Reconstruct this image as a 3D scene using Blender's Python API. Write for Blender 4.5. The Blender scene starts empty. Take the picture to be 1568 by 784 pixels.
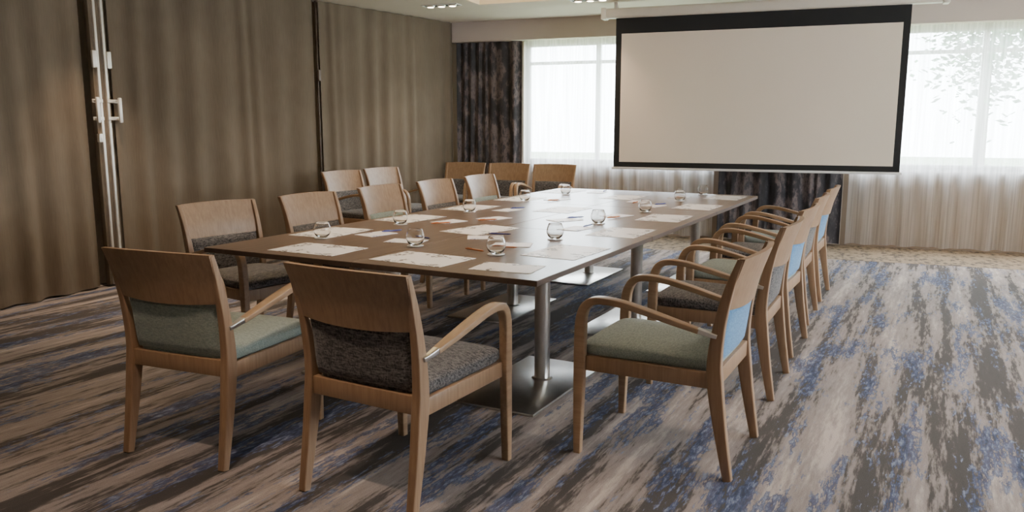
import bpy, bmesh, math, random
from mathutils import Vector, Matrix
random.seed(7)
scn = bpy.context.scene
A = math.radians(6.5)            # room axes are turned 6.5 deg against the table/carpet axes
CX, CY = -5.877, 9.243           # far-left corner of the room
def rw(s, d):
    # room coordinates (s along far wall, d away from it) -> world
    x, y = s, -d
    return (CX + x*math.cos(A) - y*math.sin(A), CY + x*math.sin(A) + y*math.cos(A))

# ---------------------------------------------------------------- materials
def srgb(r, g, b):
    f = lambda c: (c/255/12.92) if c/255 <= .04045 else ((c/255+.055)/1.055)**2.4
    return (f(r), f(g), f(b), 1)
def newmat(name):
    m = bpy.data.materials.new(name); m.use_nodes = True
    nt = m.node_tree
    b = nt.nodes['Principled BSDF']
    return m, nt, b
def N(nt, t, **kw):
    n = nt.nodes.new(t)
    for k, v in kw.items(): setattr(n, k, v)
    return n
def L(nt, a, b): nt.links.new(a, b)
def coords(nt, scale=(1,1,1), loc=(0,0,0)):
    tc = N(nt, 'ShaderNodeTexCoord'); mp = N(nt, 'ShaderNodeMapping')
    mp.inputs['Scale'].default_value = scale; mp.inputs['Location'].default_value = loc
    L(nt, tc.outputs['Object'], mp.inputs['Vector']); return mp.outputs['Vector']
def noise(nt, vec, scale=1, detail=4, rough=.5):
    n = N(nt, 'ShaderNodeTexNoise'); n.inputs['Scale'].default_value = scale
    n.inputs['Detail'].default_value = detail; n.inputs['Roughness'].default_value = rough
    L(nt, vec, n.inputs['Vector']); return n.outputs['Fac']
def ramp(nt, fac, stops, interp='LINEAR'):
    r = N(nt, 'ShaderNodeValToRGB'); e = r.color_ramp.elements; r.color_ramp.interpolation = interp
    while len(e) < len(stops): e.new(.5)
    for i, (p, c) in enumerate(stops): e[i].position = p; e[i].color = c
    L(nt, fac, r.inputs['Fac']); return r.outputs['Color']
def mixc(nt, fac, a, b, mode='MIX'):
    m = N(nt, 'ShaderNodeMix'); m.data_type = 'RGBA'; m.blend_type = mode
    for sock, v in ((m.inputs[0], fac), (m.inputs[6], a), (m.inputs[7], b)):
        if hasattr(v, 'is_linked'): L(nt, v, sock)
        else: sock.default_value = v
    return m.outputs[2]
def math_(nt, op, a, b):
    m = N(nt, 'ShaderNodeMath'); m.operation = op
    for sock, v in ((m.inputs[0], a), (m.inputs[1], b)):
        if hasattr(v, 'is_linked'): L(nt, v, sock)
        else: sock.default_value = v
    return m.outputs[0]
def bump(nt, b, h, strength=.3, dist=.005):
    n = N(nt, 'ShaderNodeBump'); n.inputs['Strength'].default_value = strength; n.inputs['Distance'].default_value = dist
    L(nt, h, n.inputs['Height']); L(nt, n.outputs['Normal'], b.inputs['Normal'])

def simple(name, col, rough=.6, metal=0, vary=.08, scale=8, bmp=0):
    m, nt, b = newmat(name)
    v = noise(nt, coords(nt), scale, 4)
    c2 = tuple(max(0, c*(1-vary*2)) for c in col[:3])+(1,)
    L(nt, ramp(nt, v, [(.3, c2), (.7, col)]), b.inputs['Base Color'])
    b.inputs['Roughness'].default_value = rough; b.inputs['Metallic'].default_value = metal
    if bmp: bump(nt, b, noise(nt, coords(nt), 300, 2), bmp, .002)
    return m

def wood(name, c1, c2, sc, rough=.35):
    m, nt, b = newmat(name)
    v1 = noise(nt, coords(nt, sc), 1, 6, .6)
    col = ramp(nt, v1, [(.3, c1), (.7, c2)])
    L(nt, col, b.inputs['Base Color']); b.inputs['Roughness'].default_value = rough
    bump(nt, b, v1, .05, .002)
    return m
M_wood = wood('oak_stained', srgb(134,105,80), srgb(156,126,98), (60,60,4), .42)
M_arm = wood('oak_arm', srgb(146,117,90), srgb(168,139,110), (60,5,60), .38)
M_table = wood('table_walnut', srgb(97,79,66), srgb(119,99,84), (45,2.2,45), .28)
M_tedge = wood('table_edge', srgb(80,64,53), srgb(98,78,65), (20,3,20), .5)

def fabric(name, c1, c2, scale=260, rough=.95, lo=.38, hi=.6):
    m, nt, b = newmat(name)
    v = noise(nt, coords(nt, (1,1,.45)), scale, 3, .7)
    v2 = noise(nt, coords(nt, (.35,1,1.6)), scale*.6, 2, .6)
    f = math_(nt, 'ADD', math_(nt,'MULTIPLY',v,.5), math_(nt,'MULTIPLY',v2,.5))
    L(nt, ramp(nt, f, [(lo, c1), (hi, c2)]), b.inputs['Base Color'])
    b.inputs['Roughness'].default_value = rough
    b.inputs['Sheen Weight'].default_value = .15
    bump(nt, b, f, .5, .002)
    return m
F_teal = fabric('fabric_sage', srgb(114,126,122), srgb(152,160,152))
F_blue = fabric('fabric_blue', srgb(64,108,150), srgb(104,148,184))
F_dark = fabric('fabric_charcoal_tweed', srgb(26,26,29), srgb(120,114,112), 175, .95, .40, .62)
M_chrome = simple('satin_steel', (.68,.66,.63,1), .28, 1, .04, 30)
M_rod = simple('brushed_aluminium', (.80,.76,.70,1), .45, .6, .04, 30)
M_white = simple('white_paint', srgb(225,222,218), .5, 0, .02)
M_black = simple('black_border', (.008,.0075,.0075,1), .8, 0, .05)
M_plastic = simple('housing_plastic', srgb(218,208,192), .45, 0, .02)
M_screen = simple('screen_white', srgb(234,218,198), .8, 0, .01, 2)
M_wall = simple('wall_paint', srgb(204,192,176), .85, 0, .03, 3)
M_ceil = simple('ceiling_paint', srgb(220,208,190), .9, 0, .02, 3)
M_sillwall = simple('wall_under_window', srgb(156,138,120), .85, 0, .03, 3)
M_pelmet = simple('pelmet_paint', srgb(206,192,182), .8, 0, .02, 3)

def emit(name, col, st):
    m, nt, b = newmat(name)
    b.inputs['Base Color'].default_value = (.8,.75,.6,1)
    b.inputs['Emission Color'].default_value = col; b.inputs['Emission Strength'].default_value = st
    return m
M_lamp = emit('lamp_glow', (1,.85,.62,1), 18)
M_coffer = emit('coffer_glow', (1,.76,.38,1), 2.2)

def drape(name, c1, c2, sheen=.0):
    m, nt, b = newmat(name)
    v = noise(nt, coords(nt, (1,1,.06)), 120, 3, .6)
    v2 = noise(nt, coords(nt, (1,1,1)), 1.3, 3, .6)
    f = math_(nt, 'ADD', math_(nt,'MULTIPLY',v,.35), math_(nt,'MULTIPLY',v2,.65))
    L(nt, ramp(nt, f, [(.35, c1), (.65, c2)]), b.inputs['Base Color'])
    b.inputs['Roughness'].default_value = .95; b.inputs['Sheen Weight'].default_value = sheen
    b.inputs['Specular IOR Level'].default_value = .15
    bump(nt, b, v, .12, .002)
    return m
M_taupe = drape('drape_taupe', srgb(100,88,74), srgb(115,102,87))
m, nt, b = newmat('drape_velvet_marbled')
v = noise(nt, coords(nt, (1,1,.45)), 6, 8, .7)
L(nt, ramp(nt, v, [(.38, srgb(24,21,26)), (.48, srgb(48,42,48)), (.56, srgb(116,102,100)), (.63, srgb(50,44,50)), (.7, srgb(82,76,84))]), b.inputs['Base Color'])
b.inputs['Roughness'].default_value = .6; b.inputs['Sheen Weight'].default_value = .2
M_velvet = m
m, nt, b = newmat('sheer_voile'); nt.nodes.remove(b)
out = nt.nodes['Material Output']
tr = N(nt,'ShaderNodeBsdfTransparent'); tl = N(nt,'ShaderNodeBsdfTranslucent'); df = N(nt,'ShaderNodeBsdfDiffuse')
tl.inputs['Color'].default_value = (.93,.93,.93,1); df.inputs['Color'].default_value = (.80,.73,.68,1)
m1 = N(nt,'ShaderNodeMixShader'); m1.inputs[0].default_value = .40
L(nt, tl.outputs[0], m1.inputs[1]); L(nt, df.outputs[0], m1.inputs[2])
m2 = N(nt,'ShaderNodeMixShader')
f = noise(nt, coords(nt,(1,1,.02)), 45, 2)
L(nt, ramp(nt, f, [(.3,(.42,.42,.42,1)),(.7,(.70,.70,.70,1))]), m2.inputs[0])
L(nt, tr.outputs[0], m2.inputs[1]); L(nt, m1.outputs[0], m2.inputs[2]); L(nt, m2.outputs[0], out.inputs[0])
M_sheer = m
m, nt, b = newmat('clear_glass')
b.inputs['Base Color'].default_value = (1,1,1,1); b.inputs['Roughness'].default_value = .02
b.inputs['Transmission Weight'].default_value = 1; b.inputs['IOR'].default_value = 1.4
M_glass = m
# carpet
m, nt, b = newmat('carpet_striated')
n1 = noise(nt, coords(nt, (6.6,.46,1)), 1, 9, .6)
n2 = noise(nt, coords(nt, (46,6,1), (3,7,0)), 1, 4, .7)
n0 = noise(nt, coords(nt, (1.0,.3,1), (5,2,0)), 1, 2, .5)
v = math_(nt,'ADD', n1, math_(nt,'MULTIPLY', math_(nt,'SUBTRACT', n2, .5), .34))
v = math_(nt,'ADD', v, math_(nt,'MULTIPLY', math_(nt,'SUBTRACT', n0, .5), .2))
base = ramp(nt, v, [(.0, srgb(50,46,45)), (.44, srgb(68,62,59)), (.465, srgb(98,89,84)), (.50, srgb(134,123,119)), (.58, srgb(148,136,131)), (.66, srgb(180,166,158))])
n3 = noise(nt, coords(nt, (6.4,.9,1), (31,17,0)), 1, 9, .62)
n4 = noise(nt, coords(nt, (56,12,1), (1,9,0)), 1, 3, .7)
bm_ = math_(nt,'ADD', n3, math_(nt,'MULTIPLY', math_(nt,'SUBTRACT', n4, .5), .42))
bf = ramp(nt, bm_, [(.535,(0,0,0,1)), (.575,(.85,.85,.85,1))])
bluec = ramp(nt, n4, [(.40, srgb(38,46,72)), (.54, srgb(64,76,110)), (.66, srgb(124,132,152))])
c = mixc(nt, bf, base, bluec)
fl = noise(nt, coords(nt), 300, 2, .6)
c = mixc(nt, .6, c, ramp(nt, fl, [(.3,(.3,.3,.3,1)),(.7,(.7,.7,.7,1))]), 'OVERLAY')
L(nt, c, b.inputs['Base Color']); b.inputs['Roughness'].default_value = .95
bump(nt, b, fl, .5, .004)
M_carpet = m
m, nt, b = newmat('carpet_border_weave')
w = N(nt,'ShaderNodeTexVoronoi'); w.inputs['Scale'].default_value = 1; L(nt, coords(nt,(16,9,1)), w.inputs['Vector'])
fn = noise(nt, coords(nt,(30,8,1)), 1, 4, .7)
f = math_(nt,'ADD', math_(nt,'MULTIPLY', w.outputs['Distance'], .4), math_(nt,'MULTIPLY', fn, .7))
L(nt, ramp(nt, f, [(.42, srgb(78,66,56)), (.5, srgb(112,96,79)), (.62, srgb(138,120,99))]), b.inputs['Base Color']); b.inputs['Roughness'].default_value = .95
M_border = m
def paper(name, base_, ink, lo, hi, sc):
    m, nt, b = newmat(name)
    v = noise(nt, coords(nt, (1,1,1)), sc, 6, .65)
    g = noise(nt, coords(nt, (1,1,1), (2.3,1.1,0)), 6, 1)
    k = ramp(nt, v, [(lo,(0,0,0,1)), (lo+.02,(1,1,1,1)), (hi,(1,1,1,1)), (hi+.02,(0,0,0,1))])
    k = mixc(nt, 1, k, ramp(nt, g, [(.50,(0,0,0,1)),(.54,(1,1,1,1))]), 'MULTIPLY')
    L(nt, mixc(nt, k, base_, ink), b.inputs['Base Color']); b.inputs['Roughness'].default_value = .4
    return m
M_paper = paper('printed_placemat', srgb(252,250,252), srgb(120,114,118), .5, .56, 11)
M_broch = paper('printed_brochure', srgb(248,246,252), srgb(80,84,156), .45, .50, 24)
M_penb = simple('pen_blue', srgb(50,56,130), .3)
M_peno = simple('pen_copper', srgb(190,110,60), .3)

# ---------------------------------------------------------------- mesh helpers
def finish(bm, name, mats, loc=(0,0,0), rot=0, sharp=35, parent=None, smooth=True):
    me = bpy.data.meshes.new(name)
    bmesh.ops.recalc_face_normals(bm, faces=bm.faces[:])
    bm.to_mesh(me); bm.free()
    for mt in mats: me.materials.append(mt)
    if smooth:
        me.polygons.foreach_set('use_smooth', [True]*len(me.polygons))
        me.set_sharp_from_angle(angle=math.radians(sharp))
    ob = bpy.data.objects.new(name, me); ob.location = loc; ob.rotation_euler[2] = rot
    scn.collection.objects.link(ob)
    if parent: ob.parent = parent
    return ob
def inst(ob, loc, rot, name=None):
    o = ob.copy(); o.location = loc; o.rotation_euler[2] = rot
    if name: o.name = name
    scn.collection.objects.link(o); return o
def box(bm, x0,x1,y0,y1,z0,z1, mi=0, bev=0, seg=2):
    r = bmesh.ops.create_cube(bm, size=1)
    vs = r['verts']
    for v in vs:
        v.co = Vector(((x0+x1)/2+v.co.x*(x1-x0), (y0+y1)/2+v.co.y*(y1-y0), (z0+z1)/2+v.co.z*(z1-z0)))
    fs = set(f for v in vs for f in v.link_faces)
    for f in fs: f.material_index = mi
    if bev:
        es = list(set(e for f in fs for e in f.edges))
        r2 = bmesh.ops.bevel(bm, geom=es, offset=bev, segments=seg, affect='EDGES', profile=.5)
        for f in r2['faces']: f.material_index = mi
def cyl(bm, cx, cy, z0, z1, r0, r1=None, n=28, mi=0):
    r1 = r0 if r1 is None else r1
    a = [bm.verts.new((cx+r0*math.cos(2*math.pi*i/n), cy+r0*math.sin(2*math.pi*i/n), z0)) for i in range(n)]
    b = [bm.verts.new((cx+r1*math.cos(2*math.pi*i/n), cy+r1*math.sin(2*math.pi*i/n), z1)) for i in range(n)]
    for i in range(n):
        f = bm.faces.new((a[i], a[(i+1)%n], b[(i+1)%n], b[i])); f.material_index = mi
    bm.faces.new(a[::-1]).material_index = mi; bm.faces.new(b).material_index = mi
def sweep(bm, pts, mi=0, corner=.3):
    rings = []
    n = len(pts)
    for i, (x,y,z,w,t) in enumerate(pts):
        p0 = pts[max(0,i-1)]; p1 = pts[min(n-1,i+1)]
        tan = Vector((0, p1[1]-p0[1], p1[2]-p0[2])).normalized()
        nor = Vector((0, tan.z, -tan.y)); xx = Vector((1,0,0))
        hw, ht = w/2, t/2; c = min(hw, ht)*corner*2*.5
        ring = []
        for sx, sy, a0 in ((1,1,0),(-1,1,90),(-1,-1,180),(1,-1,270)):
            for k in range(4):
                a = math.radians(a0 + k*30)
                px = sx*(hw-c) + c*math.cos(a); py = sy*(ht-c) + c*math.sin(a)
                ring.append(bm.verts.new(Vector((x,y,z)) + xx*px + nor*py))
        rings.append(ring)
    m_ = len(rings[0])
    for r0, r1 in zip(rings, rings[1:]):
        for j in range(m_):
            f = bm.faces.new((r0[j], r0[(j+1)%m_], r1[(j+1)%m_], r1[j])); f.material_index = mi
    bm.faces.new(rings[0][::-1]).material_index = mi; bm.faces.new(rings[-1]).material_index = mi
def spline(ctrl, sub=5):
    out = []
    n = len(ctrl)
    for i in range(n-1):
        p = [ctrl[max(0,i-1)], ctrl[i], ctrl[i+1], ctrl[min(n-1,i+2)]]
        for k in range(sub):
            t = k/sub
            out.append(tuple(.5*((2*p[1][j]) + (-p[0][j]+p[2][j])*t + (2*p[0][j]-5*p[1][j]+4*p[2][j]-p[3][j])*t*t + (-p[0][j]+3*p[1][j]-3*p[2][j]+p[3][j])*t**3) for j in range(len(ctrl[0]))))
    out.append(tuple(ctrl[-1])); return out
def slab(bm, fpos, nx, nz, thick, mi=0, round_=0.0):
    F, B = [], []
    for j in range(nz+1):
        v = -1+2*j/nz; rf=[]; rb=[]
        for i in range(nx+1):
            u = -1+2*i/nx; p = fpos(u, v)
            t = thick/2
            if round_: t *= (max(0,1-abs(u)**round_)*max(0,1-abs(v)**round_))**.5*.9+.1
            rf.append(bm.verts.new(p+Vector((0,t,0)))); rb.append(bm.verts.new(p-Vector((0,t,0))))
        F.append(rf); B.append(rb)
    def q(a,b_,c_,d_): bm.faces.new((a,b_,c_,d_)).material_index = mi
    for j in range(nz):
        for i in range(nx):
            q(F[j][i],F[j][i+1],F[j+1][i+1],F[j+1][i]); q(B[j][i],B[j+1][i],B[j+1][i+1],B[j][i+1])
    for j in range(nz):
        q(F[j][0],F[j+1][0],B[j+1][0],B[j][0]); q(F[j][nx],B[j][nx],B[j+1][nx],F[j+1][nx])
    for i in range(nx):
        q(F[0][i],B[0][i],B[0][i+1],F[0][i+1]); q(F[nz][i],F[nz][i+1],B[nz][i+1],B[nz][i])
def superell(bm, c, r, e1, e2, mi, nu=40, nv=20, slope=0):
    def sp(v, e): return math.copysign(abs(v)**e, v)
    rows = []
    for j in range(1, nv):
        ph = -math.pi/2+math.pi*j/nv; row = []
        for i in range(nu):
            th = 2*math.pi*i/nu
            x = r[0]*sp(math.cos(ph),e1)*sp(math.cos(th),e2); y = r[1]*sp(math.cos(ph),e1)*sp(math.sin(th),e2); z = r[2]*sp(math.sin(ph),e1)
            if z > 0: z += .012*(1-(x/r[0])**2)*(1-(y/r[1])**2)
            row.append(bm.verts.new((c[0]+x*(1+.06*y/r[1]), c[1]+y, c[2]+z+slope*y)))
        rows.append(row)
    for a, b_ in zip(rows, rows[1:]):
        for i in range(nu): bm.faces.new((a[i],a[(i+1)%nu],b_[(i+1)%nu],b_[i])).material_index = mi
    bm.faces.new(rows[0][::-1]).material_index = mi; bm.faces.new(rows[-1]).material_index = mi

# ---------------------------------------------------------------- chair
def post_y(z):
    P = [(0,-.33),(.2,-.293),(.38,-.266),(.48,-.26),(.62,-.274),(.76,-.304),(.90,-.352)]
    for (z0,y0),(z1,y1) in zip(P,P[1:]):
        if z <= z1: return y0+(y1-y0)*(z-z0)/(z1-z0)
    return P[-1][1]
def make_chair(name, F_back, F_seat):
    bm = bmesh.new()
    for s in (-1,1):
        sweep(bm, spline([(s*.256,-.33,0,.034,.034),(s*.255,-.293,.2,.038,.048),(s*.254,-.266,.38,.040,.06),(s*.254,-.26,.48,.038,.056),
              (s*.257,-.274,.62,.034,.046),(s*.262,-.304,.76,.028,.036),(s*.268,-.345,.885,.026,.022)]), 0)
        sweep(bm, spline([(s*.272,.305,0,.034,.03),(s*.272,.303,.2,.036,.04),(s*.272,.30,.4,.036,.048),(s*.273,.298,.54,.038,.046),(s*.275,.29,.61,.040,.042),
              (s*.277,.265,.655,.044,.036),(s*.279,.22,.675,.048,.030),(s*.283,.13,.673,.050,.026),(s*.285,.02,.652,.050,.024),
              (s*.283,-.10,.622,.044,.022),(s*.28,-.20,.597,.034,.020)],6), 1)
        sweep(bm, [(s*.28,-.195,.599,.032,.021),(s*.278,-.245,.586,.022,.018),(s*.274,-.268,.58,.016,.016)], 4)
        box(bm, s*.255-.013, s*.255+.013, -.26, .295, .365, .43, 0, .004)
    box(bm, -.262, .262, .282, .308, .365, .43, 0, .004)
    box(bm, -.25, .25, -.282, -.25, .375, .445, 0, .004)
    superell(bm, (0,.022,.452), (.252,.288,.036), .45, .22, 3, slope=.02)
    def wp(u, v):
        z = .685 + (v+1)/2*.205 - .012*(1-u*u)*(1 if v < 0 else 0)*(-v if v<0 else 0)
        w = .262 + .018*(v+1)/2
        z += .006*(1-u*u)*max(0,v)
        return Vector((u*w, post_y(z) - .034*(1-u*u) - .004, z))
    slab(bm, wp, 20, 8, .022, 0)
    def up(u, v):
        z = .455 + (v+1)/2*.225
        w = .236*(1-.05*max(0,-v)**6)
        return Vector((u*w, post_y(z) - .022*(1-u*u)*(v+1.6)/2.6 + .004, z))
    slab(bm, up, 24, 12, .046, 2, 10)
    return finish(bm, name, [M_wood, M_arm, F_back, F_seat, M_chrome], sharp=38)

R = math.radians
variants = {'t': (F_teal, F_teal), 'd': (F_dark, F_dark), 'b': (F_blue, F_teal)}
chair_src = {}
def chair(x, y, rot, kind):
    if kind not in chair_src:
        o = make_chair('conference_armchair', *variants[kind]); chair_src[kind] = o
        o.location = (x,y,0.002); o.rotation_euler[2] = R(rot)
    else: inst(chair_src[kind], (x,y,0.002), R(rot), 'conference_armchair')
chair(-2.77, 2.47, 6, 't')
chair(-1.80, 2.51, -2, 'd')
chair(-.98, 3.29, 90, 'b')
chair(-1.01, 4.33, 91, 'd')
chair(-1.04, 5.18, 89, 'b')
chair(-1.08, 6.05, 91, 'd')
chair(-1.10, 6.90, 90, 'b')
chair(-3.77, 3.62, -99, 'd')
chair(-3.68, 4.42, -92, 'd')
chair(-3.68, 5.28, -90, 't')
chair(-3.66, 6.06, -90, 'd')
chair(-3.66, 6.85, -90, 't')
for s, d in ((.26,2.55),(.34,1.86)):
    x, y = rw(s, d); chair(x, y, -96, 'd')
for s, r_ in ((.37,187),(.98,186.5),(1.59,186)):
    x, y = rw(s, .60); chair(x, y, r_, 'd')

# ---------------------------------------------------------------- tables
bm = bmesh.new()
box(bm, -.495,.495,-.762,.762,.714,.74, 0, .002, 1)
for f in bm.faces:
    if abs(f.normal.z) < .5 or f.calc_center_median().z < .72: f.material_index = 1
cyl(bm, .105, .10, .012, .70, .042, mi=2)
cyl(bm, .105, .10, .012, .02, .06, .05, mi=2)
box(bm, -.09,.29,-.20,.40,.70,.7138, 2, .002,1)
box(bm, -.15,.32,-.44,.45,0.001,.013, 2, .003)
t0 = finish(bm, 'meeting_table', [M_table, M_tedge, M_chrome], (-1.957, 3.735, 0), sharp=30)
for i in range(3):
    for j in range(2):
        if i or j: inst(t0, (-1.957-.994*j, 3.735+1.528*i, 0), 0, 'meeting_table')
TZ = .7405
prof = [(.0,.0),(.022,.0),(.028,.003),(.040,.015),(.048,.032),(.0495,.046),(.047,.062),(.041,.078),(.0378,.088),(.0370,.0885),(.0364,.088),
        (.0399,.077),(.0458,.062),(.0483,.046),(.0468,.033),(.0385,.018),(.024,.009),(.0,.008)]
bm = bmesh.new(); n = 32; rings = []
for r_, z_ in prof:
    if r_ == 0: rings.append([bm.verts.new((0,0,z_))]*n)
    else: rings.append([bm.verts.new((r_*math.cos(2*math.pi*i/n), r_*math.sin(2*math.pi*i/n), z_)) for i in range(n)])
for a, b_ in zip(rings, rings[1:]):
    for i in range(n):
        vs = []
        for v in (a[i],a[(i+1)%n],b_[(i+1)%n],b_[i]):
            if v not in vs: vs.append(v)
        bm.faces.new(vs)
G = [(-3.117,3.536),(-3.098,4.27),(-2.47,3.536),(-3.085,5.126),(-1.946,3.49),(-3.12,6.10),(-1.91,4.115),(-3.075,6.85),(-1.967,4.91),(-1.926,5.74),(-1.944,6.70),(-1.93,7.40)]
g0 = finish(bm, 'water_tumbler', [M_glass], (G[0][0],G[0][1],TZ+.0045), sharp=60)
for g in G[1:]: inst(g0, (g[0],g[1],TZ+.0045), 0, 'water_tumbler')
bm = bmesh.new(); cyl(bm, 0,0,0,.002,.045,.045,24)
c0 = finish(bm, 'paper_coaster', [M_paper], (G[0][0],G[0][1],TZ+.0022), sharp=30)
for g in G[1:]: inst(c0, (g[0],g[1],TZ+.0022), 0, 'paper_coaster')
def sheet(name, w, h, mat, x, y, rot, z=TZ, t=.0012):
    bm = bmesh.new(); box(bm, -w/2,w/2,-h/2,h/2,0,t)
    o = finish(bm, name, [mat], (x,y,z), R(rot), smooth=False)
    return o
P = [(-1.67,3.74,88),(-1.68,4.58,92),(-1.68,5.44,90),(-1.68,6.30,91),(-1.68,7.22,89),
     (-2.20,3.21,-3),(-2.86,3.21,3),(-3.24,3.76,92),(-3.24,4.59,88),(-3.24,5.40,90),(-3.24,6.25,91),(-3.24,7.15,90),
     (-2.5,4.29,80),(-2.54,5.61,86),(-2.5,6.83,90),(-1.72,3.19,8)]
for i,(x,y,r_) in enumerate(P): sheet('paper_placemat', .43 if i<15 else .3, .30 if i<15 else .21, M_paper, x, y, r_+random.uniform(-3,3))
def pen(x, y, rot, mat):
    bm = bmesh.new()
    cyl(bm, 0,0,-.065,.045,.0045,.0045,12); cyl(bm, 0,0,.045,.062,.0045,.001,12); cyl(bm, 0,0,-.075,-.065,.003,.003,12)
    box(bm, -.001,.001,.0045,.0065,-.06,-.025)
    bmesh.ops.rotate(bm, verts=bm.verts[:], cent=(0,0,0), matrix=Matrix.Rotation(R(90),3,'X'))
    finish(bm, 'ballpoint_pen', [mat], (x,y,TZ+.0085), R(rot))
B = [(-2.03,3.82,20),(-2.0,4.62,80),(-2.02,5.40,75),(-2.02,6.2,80),(-2.05,7.05,85),(-2.62,3.66,10),(-2.12,3.66,-20),
     (-2.95,3.82,80),(-2.9,4.55,75),(-2.9,5.38,85),(-2.93,6.35,80),(-2.9,7.2,95),(-2.72,4.85,70),(-2.25,5.0,60),(-2.25,6.5,95),(-2.30,4.0,30)]
for i,(x,y,r_) in enumerate(B):
    if i != 6: sheet('folded_brochure', .21, .148, M_broch, x, y, r_, t=.0025)
    pen(x+.03, y+.13 if i%2 else y-.13, r_+random.uniform(60,100), M_penb if i%2 else M_peno)

# ---------------------------------------------------------------- room shell
def roomobj(bm, name, mats, **k): return finish(bm, name, mats, (CX,CY,0), A, **k)   # local: x=s, y=-d
H = 2.70
bm = bmesh.new()
outl = [(-.05,-.3),(9.05,-.3),(9.05,13.05),(-1.3,13.05),(-1.3,4.73)]
bm.faces.new([bm.verts.new((*rw(s,d),0)) for s,d in outl][::-1])
fl_ = finish(bm, 'floor', [M_carpet], smooth=False)
bm = bmesh.new()
box(bm, 2.15, 8.99, -.95, .18, .0005, .0015)
roomobj(bm, 'carpet_border', [M_border], smooth=False)
bm = bmesh.new()
S0,S1,D0,D1 = 1.06,2.02,1.36,6.2
def cb(s0,s1,d0,d1): box(bm, s0,s1,-d1,-d0,H,H+.04)
cb(-1.3,S0,-.3,13.1); cb(S1,9.1,-.3,13.1); cb(S0,S1,-.3,D0); cb(S0,S1,D1,13.1)
box(bm, S0-.02,S0,-D1,-D0,H+.04,H+.22); box(bm, S1,S1+.02,-D1,-D0,H+.04,H+.22)
box(bm, S0,S1,-D0,-D0+.02,H+.04,H+.22); box(bm, S0,S1,-D1-.02,-D1,H+.04,H+.22)
box(bm, S0-.02,S1+.02,-D1-.02,-D0+.02,H+.22,H+.25,1)
roomobj(bm, 'ceiling', [M_ceil, M_coffer], smooth=False)
W1 = (1.0, 3.55); W2 = (4.95, 8.95); SILL, HEAD = .88, 2.44
bm = bmesh.new(); y0, y1 = .20, .42
box(bm, -.1, W1[0], y0,y1,0,H); box(bm, W1[1],W2[0],y0,y1,0,H); box(bm, W2[1],9.2,y0,y1,0,H)
for w in (W1,W2):
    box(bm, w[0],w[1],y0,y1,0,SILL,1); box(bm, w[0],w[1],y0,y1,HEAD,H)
roomobj(bm, 'wall_far', [M_wall, M_sillwall], smooth=False)
bm = bmesh.new(); box(bm, -.06, 9.0, -.0, .03, 2.45, H, 0); box(bm, -.06,9.0,.03,.198,2.45,2.47,0)
roomobj(bm, 'trim_pelmet', [M_pelmet], smooth=False)
def window(name, s0, s1, mull):
    bm = bmesh.new(); ya, yb = .28, .34; f = .06
    box(bm, s0,s1,ya,yb,SILL,SILL+f,0,.004); box(bm, s0,s1,ya,yb,HEAD-f,HEAD,0,.004)
    box(bm, s0,s0+f,ya,yb,SILL,HEAD,0,.004); box(bm, s1-f,s1,ya,yb,SILL,HEAD,0,.004)
    for m_ in mull: box(bm, m_-.03,m_+.03,ya,yb,SILL,HEAD,0,.004)
    box(bm, s0,s1,ya+.004,yb-.004,2.15,2.19,0,.003)
    box(bm, s0-.02,s1+.02,.16,.28,SILL-.03,SILL,0,.006)
    roomobj(bm, name, [M_white])
window('window_1', *W1, [1.98, 2.75]); window('window_2', *W2, [6.28, 7.6])
def wallseg(name, pts, t=.12, mat=M_wall, z1=H):
    bm = bmesh.new()
    for (a, b_) in zip(pts, pts[1:]):
        va = Vector((a[0],-a[1])); vb = Vector((b_[0],-b_[1])); dr = (vb-va).normalized(); nr = Vector((-dr.y, dr.x))*t
        q = [va, vb, vb+nr, va+nr]
        lo = [bm.verts.new((p.x,p.y,0)) for p in q]; hi = [bm.verts.new((p.x,p.y,z1)) for p in q]
        bm.faces.new(lo[::-1]); bm.faces.new(hi)
        for i in range(4): bm.faces.new((lo[i],lo[(i+1)%4],hi[(i+1)%4],hi[i]))
    roomobj(bm, name, [mat], smooth=False)
wallseg('wall_left', [(-1.12,13.0),(-1.12,4.73),(-.03,-.1),(-.03,-.2)])
wallseg('wall_rear', [(9.0,13.0),(-1.12,13.0)])
# right wall with a large window (out of shot, the daylight from the right)
bm = bmesh.new()
RW = [(3.0,7.6)]; RS, RH = .80, 2.40
box(bm, 9.0,9.2,-13.0,.2,0,RS); box(bm, 9.0,9.2,-13.0,.2,RH,H)
for a_,b_ in ((-.2,RW[0][0]),(RW[0][1],13.0)): box(bm, 9.0,9.2,-b_,-a_,RS,RH)
roomobj(bm, 'wall_right', [M_wall], smooth=False)
for i,(a_,b_) in enumerate(RW):
    bm = bmesh.new()
    box(bm, 9.08,9.14,-b_,-a_,RS,RS+.06,0,.004); box(bm, 9.08,9.14,-b_,-a_,RH-.06,RH,0,.004)
    for k_ in range(4):
        c_ = a_+.03+(b_-a_-.06)*k_/3; box(bm, 9.08,9.14,-c_-.03,-c_+.03,RS,RH,0,.004)
    box(bm, 8.96,9.08,-b_-.03,-a_+.03,RS-.03,RS,0,.005)
    roomobj(bm, 'window_%d'%(i+3), [M_white])
bm = bmesh.new(); box(bm, 8.985,9.0,-12.9,.1,0,.1); roomobj(bm, 'baseboard_right', [M_white], smooth=False)
bm = bmesh.new(); box(bm, -1.1,8.98,-13.0,-12.985,0,.1); roomobj(bm, 'baseboard_rear', [M_white], smooth=False)

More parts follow.
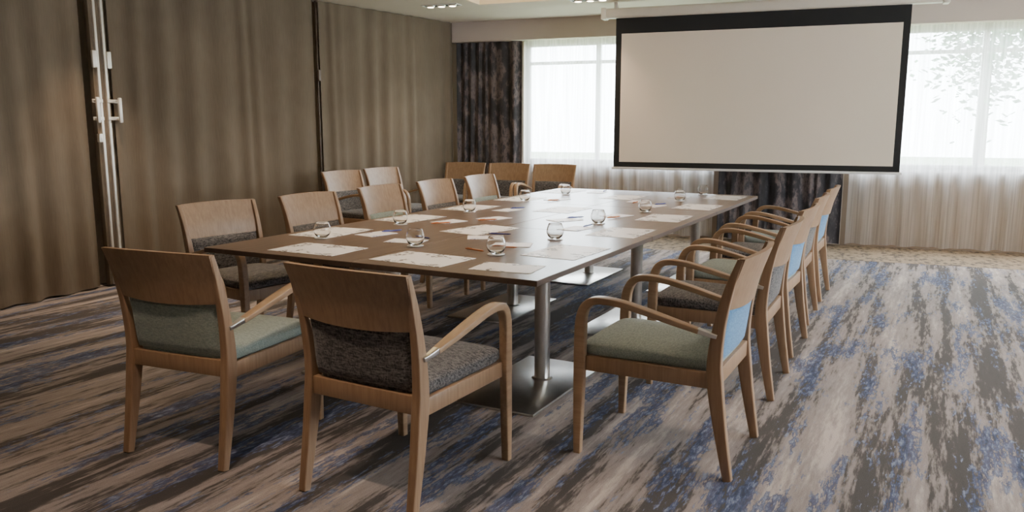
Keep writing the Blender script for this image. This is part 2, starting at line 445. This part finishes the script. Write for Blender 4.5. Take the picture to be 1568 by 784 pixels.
# ---------------------------------------------------------------- curtains
def curtain(name, a, b_, z0, z1, amp, wl, mat, seed, off=0, fine=.25):
    rnd = random.Random(seed)
    va = Vector((a[0],-a[1])); vb = Vector((b_[0],-b_[1])); ln = (vb-va).length
    dr = (vb-va)/ln; nr = Vector((dr.y,-dr.x))
    knots = [0]
    while knots[-1] < ln: knots.append(knots[-1]+wl*rnd.uniform(.6,1.5))
    amps = [amp*rnd.uniform(.3,1.2) for _ in knots]; ph2 = rnd.uniform(0,6)
    nseg = max(12, int(ln/wl*14)); nv = 14
    bm = bmesh.new(); rows = []
    for j in range(nv+1):
        t = j/nv; z = z1+(z0-z1)*t; row = []
        for i in range(nseg+1):
            l = ln*i/nseg
            k = max(q for q in range(len(knots)) if knots[q] <= l+1e-6); k = min(k, len(knots)-2)
            fr = (l-knots[k])/(knots[k+1]-knots[k])
            am = amps[k]*(1-fr)+amps[k+1]*fr
            w = am*(.75+.35*t)*(math.cos(2*math.pi*fr)) + amp*.35*math.sin(l*2.1+ph2+t*.8) + amp*fine*math.sin(l*31+ph2)*t
            sh = .012*math.sin(3*t+k)*min(1,(l*4))*min(1,(ln-l)*4)
            p = va+dr*(l+sh)+nr*(w+off)
            row.append(bm.verts.new((p.x,p.y,z + (.006*math.sin(l*17) if j==nv else 0))))
        rows.append(row)
    for r0,r1 in zip(rows,rows[1:]):
        for i in range(nseg): bm.faces.new((r0[i],r0[i+1],r1[i+1],r1[i]))
    return roomobj(bm, name, [mat], sharp=180)
k = -1.06/4.73
def lw(d, o=.0): return (k*d+.09+o, d)
curtain('drape_taupe', lw(.02), lw(2.30), .012, 2.695, .021, .22, M_taupe, 1, fine=.1)
curtain('drape_taupe', lw(2.36), lw(4.60), .012, 2.695, .021, .24, M_taupe, 2, fine=.1)
curtain('drape_taupe', (-.98,4.83), (-.98,12.9), .012, 2.695, .021, .27, M_taupe, 3, fine=.1)
curtain('drape_marbled', (.10,-.07), (1.02,-.07), .03, 2.445, .035, .13, M_velvet, 4)
curtain('drape_marbled', (3.56,-.055), (4.94,-.055), .03, 2.445, .035, .13, M_velvet, 5)
curtain('sheer_curtain', (1.06,-.09), (3.50,-.09), .03, 2.445, .028, .16, M_sheer, 6)
curtain('sheer_curtain', (5.0,-.09), (8.95,-.09), .03, 2.445, .036, .20, M_sheer, 8)
curtain('sheer_curtain', (8.88,2.8), (8.88,7.8), .03, 2.62, .03, .18, M_sheer, 9)  # unseen sheer, added to dim the daylight from the right window

# folding-partition edge: two posts on a narrow leaf, D handles, hinges, lock
bm = bmesh.new()
s_ = lw(4.70)[0]+.045
box(bm, s_-.06,s_-.012,-4.785,-4.63,.02,2.69,1,.003)
for dd in (4.67,4.745):
    box(bm, s_-.014,s_+.010,-dd-.012,-dd+.012,.02,2.69,0,.003)
for dd, sg in ((4.67,1),(4.745,-1)):
    yy = -dd + sg*.075
    for zz in (1.43,1.58): box(bm, s_,s_+.05,yy-.009,yy+.009,zz-.009,zz+.009,0,.003)
    box(bm, s_+.04,s_+.062,yy-.015,yy+.015,1.40,1.61,0,.006)
    box(bm, s_+.001,s_+.014,min(yy,-dd)-.015,max(yy,-dd)+.015,1.42,1.45,0,.004)
    box(bm, s_+.001,s_+.014,min(yy,-dd)-.015,max(yy,-dd)+.015,1.565,1.595,0,.004)
    for zz in (1.92,): box(bm, s_-.005,s_+.018,-dd+sg*.034-.022,-dd+sg*.034+.022,zz-.07,zz+.07,0,.005)
box(bm, s_-.012,s_+.02,-4.80,-4.765,1.24,1.31,0,.004)
roomobj(bm, 'door_1', [M_rod, M_taupe])
bm = bmesh.new(); s_ = lw(2.33)[0]
box(bm, s_-.01,s_+.008,-2.335,-2.325,.02,2.69,0,.003); box(bm, s_,s_+.03,-2.35,-2.31,1.85,1.97,0,.004)
roomobj(bm, 'trim_1', [M_tedge])

# ---------------------------------------------------------------- projection screen
emp = bpy.data.objects.new('projection_screen', None); scn.collection.objects.link(emp)
emp.location = (CX,CY,0); emp.rotation_euler[2] = A
def part(name, fn, mats, **kw):
    bm = bmesh.new(); fn(bm); o = finish(bm, name, mats, parent=emp, **kw); return o
D = -.96
part('surface_black', lambda bm: box(bm, 2.52,5.44, D-.002,D+.002,.915,2.56), [M_black], smooth=False)
part('surface_white', lambda bm: box(bm, 2.585,5.375, D-.0045,D-.0025,.972,2.365), [M_screen], smooth=False)
part('bottom_bar', lambda bm: box(bm, 2.50,5.46, D-.014,D+.014,.89,.915,0,.006), [M_white])
part('housing', lambda bm: (box(bm, 2.40,5.72, D-.06,D+.06,2.53,2.635,0,.025,4), box(bm, 2.36,2.42, D-.066,D+.066,2.52,2.645,0,.012), box(bm, 5.70,5.76, D-.066,D+.066,2.52,2.645,0,.012),
    box(bm, 2.50,2.54, D-.03,D+.03,2.63,2.699,0,.003), box(bm, 5.56,5.60, D-.03,D+.03,2.63,2.699,0,.003)), [M_plastic])

# ---------------------------------------------------------------- recessed lamps
FIX = [(.66,1.5),(2.32,1.3),(-.45,4.95),(2.9,3.6),(2.9,5.6),(6.2,.85),(7.9,.85),(5.6,4.2),(5.6,7.2),(2.9,8.2),(.6,5.4),(.5,3.4),(7.8,5.5)]
EN = [40,60,140,110,110,120,120,90,90,120,65,50,80]
bm = bmesh.new()
def fx(bm):
    box(bm, -.22,.22,-.075,-.06,-.012,-.001,0,.002,1); box(bm, -.22,.22,.06,.075,-.012,-.001,0,.002,1)
    box(bm, -.22,-.205,-.06,.06,-.012,-.001,0); box(bm, .205,.22,-.06,.06,-.012,-.001,0)
    box(bm, -.205,.205,-.06,.06,-.006,-.001,2)
    for cx in (-.135,0,.135):
        cyl(bm, cx,0,-.022,-.006,.042,.05,20,1); cyl(bm, cx,0,-.024,-.0222,.036,.036,20,3)
fx(bm)
M_dark = simple('lamp_recess', (.03,.03,.03,1), .5)
f0 = finish(bm, 'recessed_downlight', [M_white, M_chrome, M_dark, M_lamp])
for i,(s,d) in enumerate(FIX):
    x, y = rw(s,d)
    if i == 0: f0.location = (x,y,H); f0.rotation_euler[2] = A
    else: inst(f0, (x,y,H), A, 'recessed_downlight')
    l = bpy.data.lights.new('downlight_beam','SPOT'); l.energy = EN[i]; l.color = (1,.77,.56); l.spot_size = R(95); l.spot_blend = .8; l.shadow_soft_size = .06
    if i in (2,5,6): l.spot_size = R(70)
    o = bpy.data.objects.new('downlight_beam', l); o.location = (x,y,H-.04); scn.collection.objects.link(o)

# ---------------------------------------------------------------- outside
m_grass = simple('grass', srgb(120,140,100), .9, 0, .2, 2)
m_leaf = simple('foliage', srgb(74,132,72), .8, 0, .3, 5)
m_bark = simple('bark', srgb(110,94,78), .9, 0, .2, 10)
bm = bmesh.new(); box(bm, -14,26,.6,40,-.5,-.4); roomobj(bm, 'lawn', [m_grass], smooth=False)
rt = random.Random(3)
for (s,d,h,rr) in ((7.2,-6,3.0,1.0),(9.8,-8,3.6,1.4)):
    bm = bmesh.new(); cyl(bm, 0,0,-.40,h*.9,.07,.03,12,1)
    for q in range(2600):
        c_ = Vector((rt.gauss(0,.42)*rr, rt.gauss(0,.42)*rr, h+rt.gauss(0,.6)*rr))
        a1 = rt.uniform(0,6.28); sz = rt.uniform(.04,.09); up_ = rt.uniform(-.6,.6)
        dx = Vector((math.cos(a1), math.sin(a1), up_))*sz; dy = Vector((-math.sin(a1), math.cos(a1), rt.uniform(-.9,.9)))*sz*.55
        bm.faces.new([bm.verts.new(c_-dx), bm.verts.new(c_-dy), bm.verts.new(c_+dx), bm.verts.new(c_+dy)])
    x,y = rw(s,d); finish(bm, 'garden_tree', [m_leaf, m_bark], (x,y,0), sharp=180)
w = bpy.data.worlds.new('overcast'); scn.world = w; w.use_nodes = True
bg = w.node_tree.nodes['Background']; bg.inputs[0].default_value = (.84,.93,1,1); bg.inputs[1].default_value = 26

# ---------------------------------------------------------------- camera
cd = bpy.data.cameras.new('camera'); cd.lens = 28.24; cd.sensor_width = 36
co = bpy.data.objects.new('camera', cd); co.location = (0,0,1.39); co.rotation_euler = (R(90-9.33),0,R(28))
scn.collection.objects.link(co); scn.camera = co
